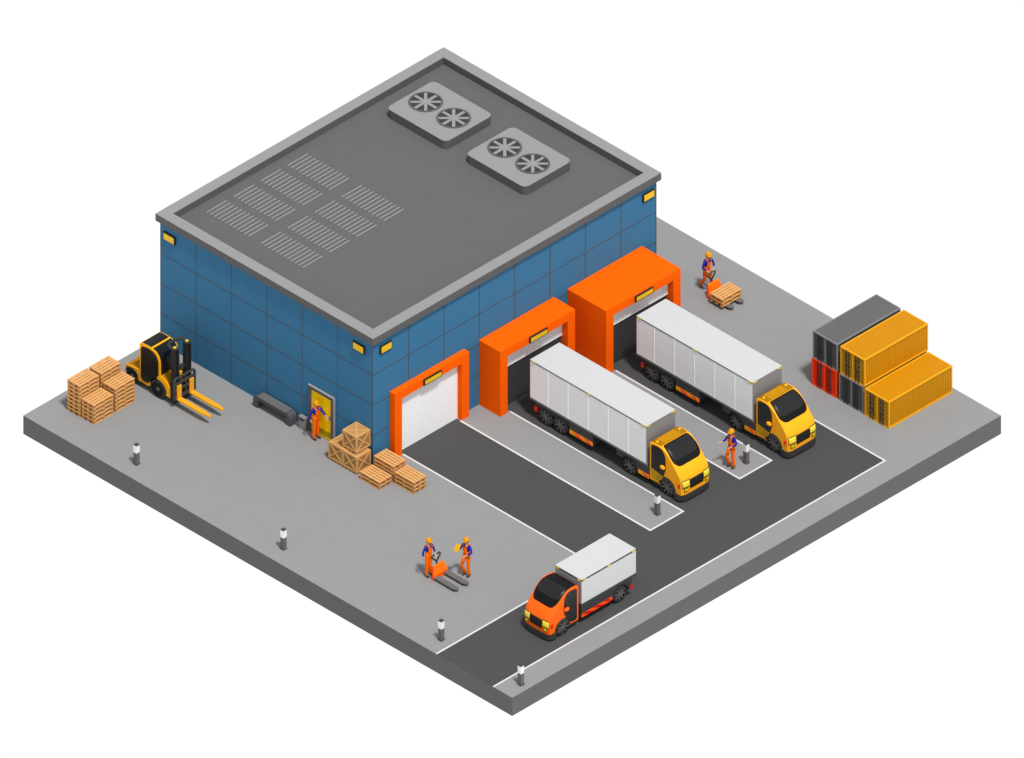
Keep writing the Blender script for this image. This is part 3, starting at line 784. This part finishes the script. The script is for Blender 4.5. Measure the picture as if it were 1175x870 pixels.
# ------------------------------------------------------------------ bollards, bench, bin
def bollard():
    o = thing('bollard', 0, 0); tag(o, cat='bollard')
    m = MB(); m.box(-2.6, 2.6, -2.6, 2.6, 0, .7); m.build('base', 'bollard_cap', o)
    m = MB(); m.box(-2.1, 2.1, -2.1, 2.1, .7, 13.6); m.build('post', 'bollard', o)
    m = MB(); m.box(-2.12, 2.12, -2.12, 2.12, 13.6, 21.6); m.build('reflector_band', 'bollard_white', o)
    m = MB(); m.box(-2.05, 2.05, -2.05, 2.05, 21.6, 22.4); m.build('cap', 'bollard_cap', o)
    return o
bl = bollard()
def ground_pt(sx, sy):
    u = (sx - 587.6) / .86603; v = 2 * (sy - 800.8)
    return (u + v) / 2, (u - v) / 2
for i, (sx, sy, lab) in enumerate([
    (156.6, 532.3, 'short grey bollard with white band below the pallet stacks, the leftmost one'),
    (325.2, 629.7, 'short grey bollard with white band midway along the left edge of the slab'),
    (506.2, 734.2, 'short grey bollard with white band at the corner where the yard meets the road exit'),
    (597.6, 785.5, 'short grey bollard with white band at the lowest tip of the slab, beyond the road'),
    (754.2, 590.0, 'short grey bollard with white band in front of the lorry at the middle dock'),
    (856.2, 531.0, 'short grey bollard with white band beside the worker, between the two lorries')]):
    a, b = ground_pt(sx, sy)
    place(bl, i > 0, a, b, 0, 0, lab, 'bollards round the yard')

bn = thing('bench', -482.3, 168.1, 0, 0, 'dark grey bench with rounded ends against the blue wall', 'bench')
def arch_profile(h0, h1, wid, rr, th):
    out = [(-wid, 0), (-wid, h1 - rr)] + [(-wid + rr - rr * math.cos(R(t)), h1 - rr + rr * math.sin(R(t))) for t in (22, 45, 67)] + [(-wid + rr, h1)]
    out += [(wid - rr, h1)] + [(wid - rr + rr * math.sin(R(t)), h1 - rr + rr * math.cos(R(t))) for t in (22, 45, 67)] + [(wid, h1 - rr), (wid, 0)]
    return out + [(wid - th, 0), (wid - th, h0), (-wid + th, h0), (-wid + th, 0)]
m = MB(); m.prism(arch_profile(9.3, 13.2, 24.4, 5, 6), 'y', -4.7, 4.7); m.build('frame', 'bench', bn)
m = MB()
for k in range(6): y = -4.5 + k * 1.53; m.box(-18.6, 18.6, y, y + 1.2, 13.2, 13.8)
m.build('seat', 'bench_seat', bn)
bi = thing('litter_bin', -447.2, 170.2, 0, 0, 'small grey litter bin between the bench and the yellow door', 'bin')
m = MB(); m.box(-3.9, 3.9, -1.9, 1.9, 0, 13.2); m.build('body', 'bin', bi)
m = MB(); m.box(-4.2, 4.2, -2.2, 2.2, 13.2, 14.2); m.build('lid', 'bin_lid', bi)
m = MB(); m.box(-3.2, 2.6, -2.05, -1.9, 10.4, 12.6); m.build('slot', 'black', bi)

# ------------------------------------------------------------------ pallet jacks (forks to +x)
def jack():
    o = thing('pallet_jack', 0, 0); tag(o, cat='pallet jack')
    for y in (-6.5, 6.5):
        pl = [(1, y - 2.9), (27, y - 2.9), (30.2, y - .9), (30.4, y + 1.4), (28.6, y + 2.9), (1, y + 2.9)]
        m = MB(); m.prism(pl, 'z', 2.8, 3.6)
        m.box(18, 25, y - 2, y + 2, 1.2, 2.8)
        f = m.build('fork', 'jack_fork', o)
        for rx in (18.5, 24.5):
            m = MB(); m.cyl((rx, 0, 1.2), 'y', 1.2, y - 1.7, y + 1.7, 0, 14); m.build('roller', 'rim', f)
    # leaning orange cover, narrower at its top
    v = [(-2.0, -9.6, .6), (1.6, -9.6, .6), (1.6, 10.8, .6), (-2.0, 10.8, .6), (-4.4, -6.2, 12.8), (-2.3, -6.2, 12.8), (-2.3, 7.8, 12.8), (-4.4, 7.8, 12.8)]
    fs = [(0, 3, 2, 1), (4, 5, 6, 7), (0, 1, 5, 4), (1, 2, 6, 5), (2, 3, 7, 6), (3, 0, 4, 7)]
    m = MB(); m.add(v, fs, 0); m.m[2] = 1; m.m[0] = 1
    cv = m.build('cover', ['jack_body', 'jack_dark'], o, bevel=.5)
    m = MB(); m.beam((1.1, -7.4, 3.6), (1.1, 8.6, 3.6), .5, 1.2, (0, 0, 1)); m.build('trim', 'jack_dark', cv)
    m = MB(); m.cyl((-4.2, 0, 2.4), 'y', 2.4, -2.4, 2.4, 0, 16); m.box(-6, -2.6, -3.2, 3.2, 2.6, 8); m.build('steer_wheel', 'rim', o)
    m = MB(); m.tube([(-4.4, .8, 7), (-5.2, .8, 12), (-5.4, .8, 15.2)], 1.0)
    st = m.build('tow_bar', 'charcoal', o)
    m = MB(); m.tube([(-5.4, .8, 14.6), (-5.7, -4.0, 19.6), (-5.9, -4.6, 21.4), (-5.9, -3.6, 22.4), (-5.9, 5.2, 22.4), (-5.9, 6.2, 21.4), (-5.7, 5.6, 19.6), (-5.4, .8, 14.6)], .85); m.build('handle', 'charcoal', st)
    return o
jk = jack()
G = 'orange pallet jacks'
JA, JB = (-187.0, 91.5), (-328.1, 596.9)
place(jk, False, *JA, .05, 0, 'empty orange pallet jack with bare grey forks beside two workers', G)
place(jk, True, *JB, .05, 0, 'orange pallet jack carrying two pallets, pulled by a walking worker', G)
stack(-312.9, 595.9, 2, 0, 'of two carried on the pallet jack forks', 3.72)

# ------------------------------------------------------------------ people (metres, forward +x, left +y)
def skin(name, chains, mats, parent, sub=2, extra=None):
    vs, es, rs, roots = [], [], [], []
    for ch in chains:                # each chain set: dict of nodes {key:(pos,rad)} and edges
        base = {}; roots.append(len(vs))
        for k, (pz, rad) in ch[0].items(): base[k] = len(vs); vs.append(pz); rs.append(rad)
        es += [(base[a], base[b]) for a, b in ch[1]]
    me = bpy.data.meshes.new(name); me.from_pydata(vs, es, [])
    o = bpy.data.objects.new(name, me); C.objects.link(o)
    o.modifiers.new('skin', 'SKIN').use_smooth_shade = True
    sd = o.modifiers.new('sub', 'SUBSURF'); sd.levels = sub; sd.render_levels = sub
    if not me.skin_vertices: me.attributes  # layer is made with the modifier
    sv = me.skin_vertices[0].data if me.skin_vertices else None
    if sv is None:
        bpy.context.view_layer.objects.active = o; bpy.ops.mesh.customdata_skin_add(); sv = me.skin_vertices[0].data
    for i, rad in enumerate(rs):
        sv[i].radius = rad if isinstance(rad, tuple) else (rad, rad)
        sv[i].use_root = i in roots
    dg = bpy.context.evaluated_depsgraph_get(); dg.update()
    nm = bpy.data.meshes.new_from_object(o.evaluated_get(dg))
    bpy.data.objects.remove(o); bpy.data.meshes.remove(me)
    nm.name = name
    nm.materials.clear()
    for k in (mats if isinstance(mats, list) else [mats]): nm.materials.append(M[k])
    for p_ in nm.polygons: p_.use_smooth = True; p_.material_index = 0
    if extra is not None and extra.v:
        import bmesh
        bm = bmesh.new(); bm.from_mesh(nm)
        vv = [bm.verts.new(q) for q in extra.v]
        for f, sm in zip(extra.f, extra.sm):
            fc = bm.faces.new([vv[i] for i in f]); fc.smooth = sm
        bm.to_mesh(nm); bm.free()
    ob = bpy.data.objects.new(name, nm); C.objects.link(ob); ob.parent = parent
    return ob

def person(a, b, rz, label, pose, z=0):
    o = thing('person', a, b, z, rz, label, 'person', 'yard workers in orange overalls')
    P = {k: Vector(v) for k, v in pose.items()}
    lean = P.get('lean', Vector((0, 0, 0)))
    pel, wst, chs, nck = Vector((0, 0, .93)), Vector((0, 0, 1.07)) + lean * .3, Vector((0, 0, 1.27)) + lean * .7, Vector((0, 0, 1.45)) + lean
    hd = nck + Vector((.02, 0, .155))
    J = {}
    for s_, n in ((1, 'l'), (-1, 'r')):
        J['hip' + n] = Vector((0, s_ * .09, .90)); J['knee' + n] = P['knee' + n]; J['ank' + n] = P['foot' + n] + Vector((0, 0, .09)); J['toe' + n] = P['foot' + n] + Vector(P.get('toe' + n, Vector((.13, 0, 0)))) + Vector((0, 0, .04))
        J['sh' + n] = nck + Vector((0, s_ * .16, -.065)); J['elb' + n] = P['elb' + n]; J['hand' + n] = P['hand' + n]
        J['wri' + n] = J['hand' + n] + (J['elb' + n] - J['hand' + n]).normalized() * .075
    # body: one continuous figure
    nd = {'pel': (pel, .10), 'wst': (wst, .085), 'chs': (chs, .10), 'nck': (nck, .055), 'jaw': (nck + Vector((.015, 0, .08)), .058), 'mid': (hd + Vector((.0, 0, .0)), .092), 'crn': (hd + Vector((-.005, 0, .075)), .075)}
    ed = [('pel', 'wst'), ('wst', 'chs'), ('chs', 'nck'), ('nck', 'jaw'), ('jaw', 'mid'), ('mid', 'crn')]
    for n in 'lr':
        nd.update({'hip' + n: (J['hip' + n], .08), 'knee' + n: (J['knee' + n], .052), 'ank' + n: (J['ank' + n], .038), 'toe' + n: (J['toe' + n], .028),
                   'sh' + n: (J['sh' + n], .046), 'elb' + n: (J['elb' + n], .034), 'wri' + n: (J['wri' + n], .026), 'palm' + n: (J['hand' + n], .030)})
        ed += [('pel', 'hip' + n), ('hip' + n, 'knee' + n), ('knee' + n, 'ank' + n), ('ank' + n, 'toe' + n), ('chs', 'sh' + n), ('sh' + n, 'elb' + n), ('elb' + n, 'wri' + n), ('wri' + n, 'palm' + n)]
    chains = [(nd, ed)]
    for s_, n in ((1, 'l'), (-1, 'r')):
        d = (J['hand' + n] - J['wri' + n]).normalized()
        side = Vector((d.z, 0, -d.x)) if abs(d.y) > .8 else d.cross(Vector((0, 1, 0))).normalized() * -1   # across the palm
        curl = Vector((0, -s_, 0)) if not P.get('grip' + n) else Vector((0, 0, -1))
        if P.get('grip' + n): side = Vector((0, 1, 0))
        for i, (w_, ln) in enumerate(((-.028, .062), (-.010, .072), (.009, .068), (.027, .054))):
            p0 = J['hand' + n] + side * w_; p1 = p0 + d * (.02 + ln * .45); p2 = p1 + (d * .6 + curl * .6).normalized() * ln * .5
            chains.append(({0: (p0, .011), 1: (p1, .0095), 2: (p2, .008)}, [(0, 1), (1, 2)]))
        p0 = J['hand' + n] - d * .02 + side * -.02; p1 = p0 + (d * .6 - side * .8) * .04; p2 = p1 + (d * .8 - side * .2 + curl * .3) * .035
        chains.append(({0: (p0, .012), 1: (p1, .0105), 2: (p2, .009)}, [(0, 1), (1, 2)]))
    ex = MB()   # nose, ears
    ex.ball((hd.x + .095, 0, hd.z - .005), .022, .016, .026, 0, 8, 6)
    for s_ in (-1, 1): ex.ball((hd.x - .005, s_ * .088, hd.z - .005), .018, .012, .03, 0, 8, 6)
    bd = skin('body', chains, ['skin'], o, 2, ex)
    m = MB()
    for s_ in (-1, 1): m.ball((hd.x + .083, s_ * .034, hd.z + .022), .010, .013, .009, 0, 8, 6)
    m.build('eye', 'hair', bd, sc=1)
    m = MB(); m.ball((hd.x + .078, 0, hd.z - .045), .010, .024, .006, 0, 8, 6); m.build('mouth', 'jack_dark', bd, sc=1)
    # shirt
    sh = {'wst': (wst, .108), 'chs': (chs, .125), 'nck': (nck - Vector((0, 0, .01)), .075)}
    es = [('chs', 'wst'), ('chs', 'nck')]
    for n in 'lr':
        sh.update({'sh' + n: (J['sh' + n], .056), 'elb' + n: (J['elb' + n], .044), 'wri' + n: (J['wri' + n] + (J['elb' + n] - J['wri' + n]) * .12, .042)})
        es += [('chs', 'sh' + n), ('sh' + n, 'elb' + n), ('elb' + n, 'wri' + n)]
    skin('shirt', [(dict([('chs', sh.pop('chs'))] + list(sh.items())), es)], 'shirt', o)
    # overalls with bib and straps
    ov = {'pel': (pel, .125), 'wst': (wst, .120)}
    es = [('pel', 'wst')]
    top_ = wst + (chs - wst) * .45
    ov['top'] = (top_, .125); es.append(('wst', 'top'))
    for n in 'lr':
        lo = J['knee' + n] + (J['ank' + n] - J['knee' + n]) * 1.0
        ov.update({'hip' + n: (J['hip' + n], .090), 'knee' + n: (J['knee' + n], .068), 'hem' + n: (lo, .062)})
        es += [('pel', 'hip' + n), ('hip' + n, 'knee' + n), ('knee' + n, 'hem' + n)]
    ex = MB()
    f0 = chs + Vector((.118, 0, .0)); dz = .10
    cx = chs.x
    vs = []
    for zz in (-.13, -.04, .05, .085):
        for yy in (-.105, -.06, 0, .06, .105):
            xx = cx + lean.x * zz * 1.8 + .142 - yy * yy * 3.6
            vs.append((xx, yy, chs.z + zz))
    nn = len(vs); vs += [(x - .03, y, z_) for x, y, z_ in vs]
    fs = [(r_ * 5 + c_, r_ * 5 + c_ + 1, r_ * 5 + c_ + 6, r_ * 5 + c_ + 5) for r_ in range(3) for c_ in range(4)]
    ex.add(vs, fs, 0)
    for s_ in (-1, 1):
        y = s_ * .088
        ex.tube([(cx + .122 + lean.x * .1, y, chs.z + .07), (nck.x + .082, y, nck.z - .045), (nck.x + .02, y, nck.z + .022), (nck.x - .07, y, nck.z - .02), (cx - .125, y * .8, chs.z + .05), (wst.x - .12, y * .4, wst.z + .06)], .017, 0, 8)
    skin('overalls', [(ov, es)], 'overall', o, 2, ex)
    # shoes
    for n in 'lr':
        an, to = J['ank' + n], J['toe' + n]
        d = (to - an); dd = Vector((d.x, d.y, 0))
        hl = an + Vector((0, 0, -.045)) - dd.normalized() * .035 if dd.length > .02 else an
        skin('shoe', [({0: (hl, .05), 1: (an + d * .5 + Vector((0, 0, -.01)), .056), 2: (to + dd.normalized() * .03, .04), 3: (an + Vector((0, 0, .02)), .05)}, [(0, 1), (1, 2), (0, 3)])], 'shoe', o)
    # hair and helmet
    m = MB(); m.ball((hd.x - .032, 0, hd.z - .005), .090, .100, .10, 0, 20, 12); m.build('hair', 'hair', o, sc=1)
    m = MB(); m.ball((hd.x + .004, 0, hd.z + .035), .122, .113, .115, 0, 24, 14, zmin=-.06)
    # brim, deeper at the front
    n = 28; vs = []
    for rr, zz in ((0, .0), (1, .0)):
        for k in range(n):
            t = 2 * math.pi * k / n; fx = .119 + (.036 * max(0, math.cos(t)) ** 2 + .01) * rr
            vs.append((hd.x + .004 + fx * math.cos(t), (.113 + .012 * rr) * math.sin(t), hd.z + .033 - .012 * rr * max(0, math.cos(t))))
    base = len(vs)
    vs += [(x, y, z_ - .012) for x, y, z_ in vs]
    fs = []
    for k in range(n):
        k2 = (k + 1) % n
        fs += [(k, n + k, n + k2, k2), (base + k2, base + n + k2, base + n + k, base + k), (n + k, base + n + k, base + n + k2, n + k2)]
    m.add(vs, fs, 0, True)
    m.beam((hd.x - .10, 0, hd.z + .112), (hd.x + .10, 0, hd.z + .117), .03, .02)
    m.build('helmet', 'helmet', o, sc=1)
    return o

stand = dict(kneel=(.02, .085, .49), footl=(0, .10, 0), kneer=(.02, -.085, .49), footr=(-.02, -.10, 0))
# hand on the jack handle
person(-195.6, 84.6, 4, 'worker in orange overalls and yellow helmet resting a hand on the empty pallet jack',
       dict(stand, elbl=(.03, .27, 1.14), handl=(.20, .19, .955), gripl=(1, 0, 0), elbr=(-.05, -.26, 1.14), handr=(.0, -.25, .90)))
# reaching for the door handle
person(-427.6, 167.4, 0, 'worker in orange overalls reaching for the handle of the yellow door',
       dict(stand, elbl=(.16, .20, 1.22), handl=(.42, .17, 1.08), gripl=(1, 0, 0), elbr=(-.05, -.26, 1.14), handr=(.0, -.25, .90)))
bent = dict(kneel=(.03, .10, .49), footl=(-.02, .12, 0), kneer=(.17, -.10, .50), footr=(-.01, -.09, 0), elbl=(.03, .29, 1.17), handl=(.23, .12, 1.04), gripl=(1, 0, 0))
cp = person(-170.7, 110.6, -90, 'worker in orange overalls reading a yellow clipboard held up beside the pallet jack',
       dict(bent, elbr=(.10, -.24, 1.16), handr=(.32, -.22, 1.24), gripr=(1, 0, 0)))
person(-119.6, 410.4, -90, 'worker in orange overalls gesturing with one arm, standing between the two lorries',
       dict(bent, elbr=(.10, -.24, 1.16), handr=(.30, -.30, 1.12), gripr=(1, 0, 0)))
person(-339.8, 597.5, 0, 'worker in orange overalls walking with both hands on the loaded pallet jack',
       dict(kneel=(.16, .085, .50), footl=(.20, .09, 0), kneer=(-.02, -.085, .50), footr=(-.26, -.09, .07), toer=(.11, 0, -.06), lean=(.06, 0, 0),
            elbl=(.10, .27, 1.14), handl=(.22, .16, .955), gripl=(1, 0, 0), elbr=(.06, -.28, 1.14), handr=(.21, -.10, .955), gripr=(1, 0, 0)))
cb = thing('clipboard', -179.6, 99.6, 30.0, -90, 'yellow clipboard held in the hand of the worker by the pallet jack', 'clipboard')
a_, b_ = -169.2 - .24 / S, 112.0 - .38 / S
cb.location = (a_ * S, b_ * S, 1.33)
m = MB(); v = []
cb.rotation_euler = (R(0), R(-38), R(-90))
m.box(-.008, .008, -.11, .11, -.15, .15); m.build('board', 'board', cb, sc=1)
m = MB(); m.box(-.012, -.008, -.095, .095, -.14, .12); m.build('paper', 'paper', cb, sc=1)
m = MB(); m.box(-.022, -.012, -.04, .04, .11, .14); m.build('clip', 'charcoal', cb, sc=1)

# ------------------------------------------------------------------ light, sky, camera
sc = bpy.context.scene
wd = bpy.data.worlds.new('World'); sc.world = wd; wd.use_nodes = True
nt = wd.node_tree; bg = nt.nodes['Background']
sun_dir = Vector((.44, -.14, 1.0)).normalized()
elev = math.asin(sun_dir.z); az = math.atan2(sun_dir.x, sun_dir.y)
sky = nt.nodes.new('ShaderNodeTexSky'); sky.sky_type = 'NISHITA'; sky.sun_disc = False
sky.sun_elevation = elev; sky.sun_rotation = az
hs = nt.nodes.new('ShaderNodeHueSaturation'); hs.inputs['Saturation'].default_value = .12
nt.links.new(sky.outputs['Color'], hs.inputs['Color']); nt.links.new(hs.outputs['Color'], bg.inputs['Color'])
bg.inputs['Strength'].default_value = .15
# below the horizon the slab floats over plain white
low = nt.nodes.new('ShaderNodeBackground'); low.inputs['Color'].default_value = (1, 1, 1, 1); low.inputs['Strength'].default_value = 1.03
tc = nt.nodes.new('ShaderNodeTexCoord'); sx = nt.nodes.new('ShaderNodeSeparateXYZ'); nt.links.new(tc.outputs['Generated'], sx.inputs[0])
mr = nt.nodes.new('ShaderNodeMapRange'); mr.inputs['From Min'].default_value = -.03; mr.inputs['From Max'].default_value = .03
nt.links.new(sx.outputs['Z'], mr.inputs['Value'])
mx = nt.nodes.new('ShaderNodeMixShader'); nt.links.new(mr.outputs['Result'], mx.inputs['Fac'])
nt.links.new(low.outputs[0], mx.inputs[1]); nt.links.new(bg.outputs[0], mx.inputs[2]); nt.links.new(mx.outputs[0], nt.nodes['World Output'].inputs['Surface'])
sl = bpy.data.lights.new('sun', 'SUN'); sl.energy = 3.03; sl.angle = R(6); sl.color = (1, .985, .965)
so = bpy.data.objects.new('sun', sl); C.objects.link(so)
so.rotation_euler = (-sun_dir).to_track_quat('-Z', 'Y').to_euler()
cam = bpy.data.cameras.new('camera'); cam.type = 'ORTHO'; cam.ortho_scale = 1175 * S * math.sqrt(2 / 3)
cam.clip_end = 2000
co = bpy.data.objects.new('camera', cam); C.objects.link(co)
tgt = Vector((-365.9, 365.7, 0)) * S
co.location = tgt + Vector((1, -1, 1)).normalized() * 80
co.rotation_euler = (math.atan(math.sqrt(2)), 0, R(45))
sc.camera = co
sc.view_settings.view_transform = 'Standard'; sc.view_settings.look = 'None'
sc.view_settings.exposure = 0; sc.view_settings.gamma = 1
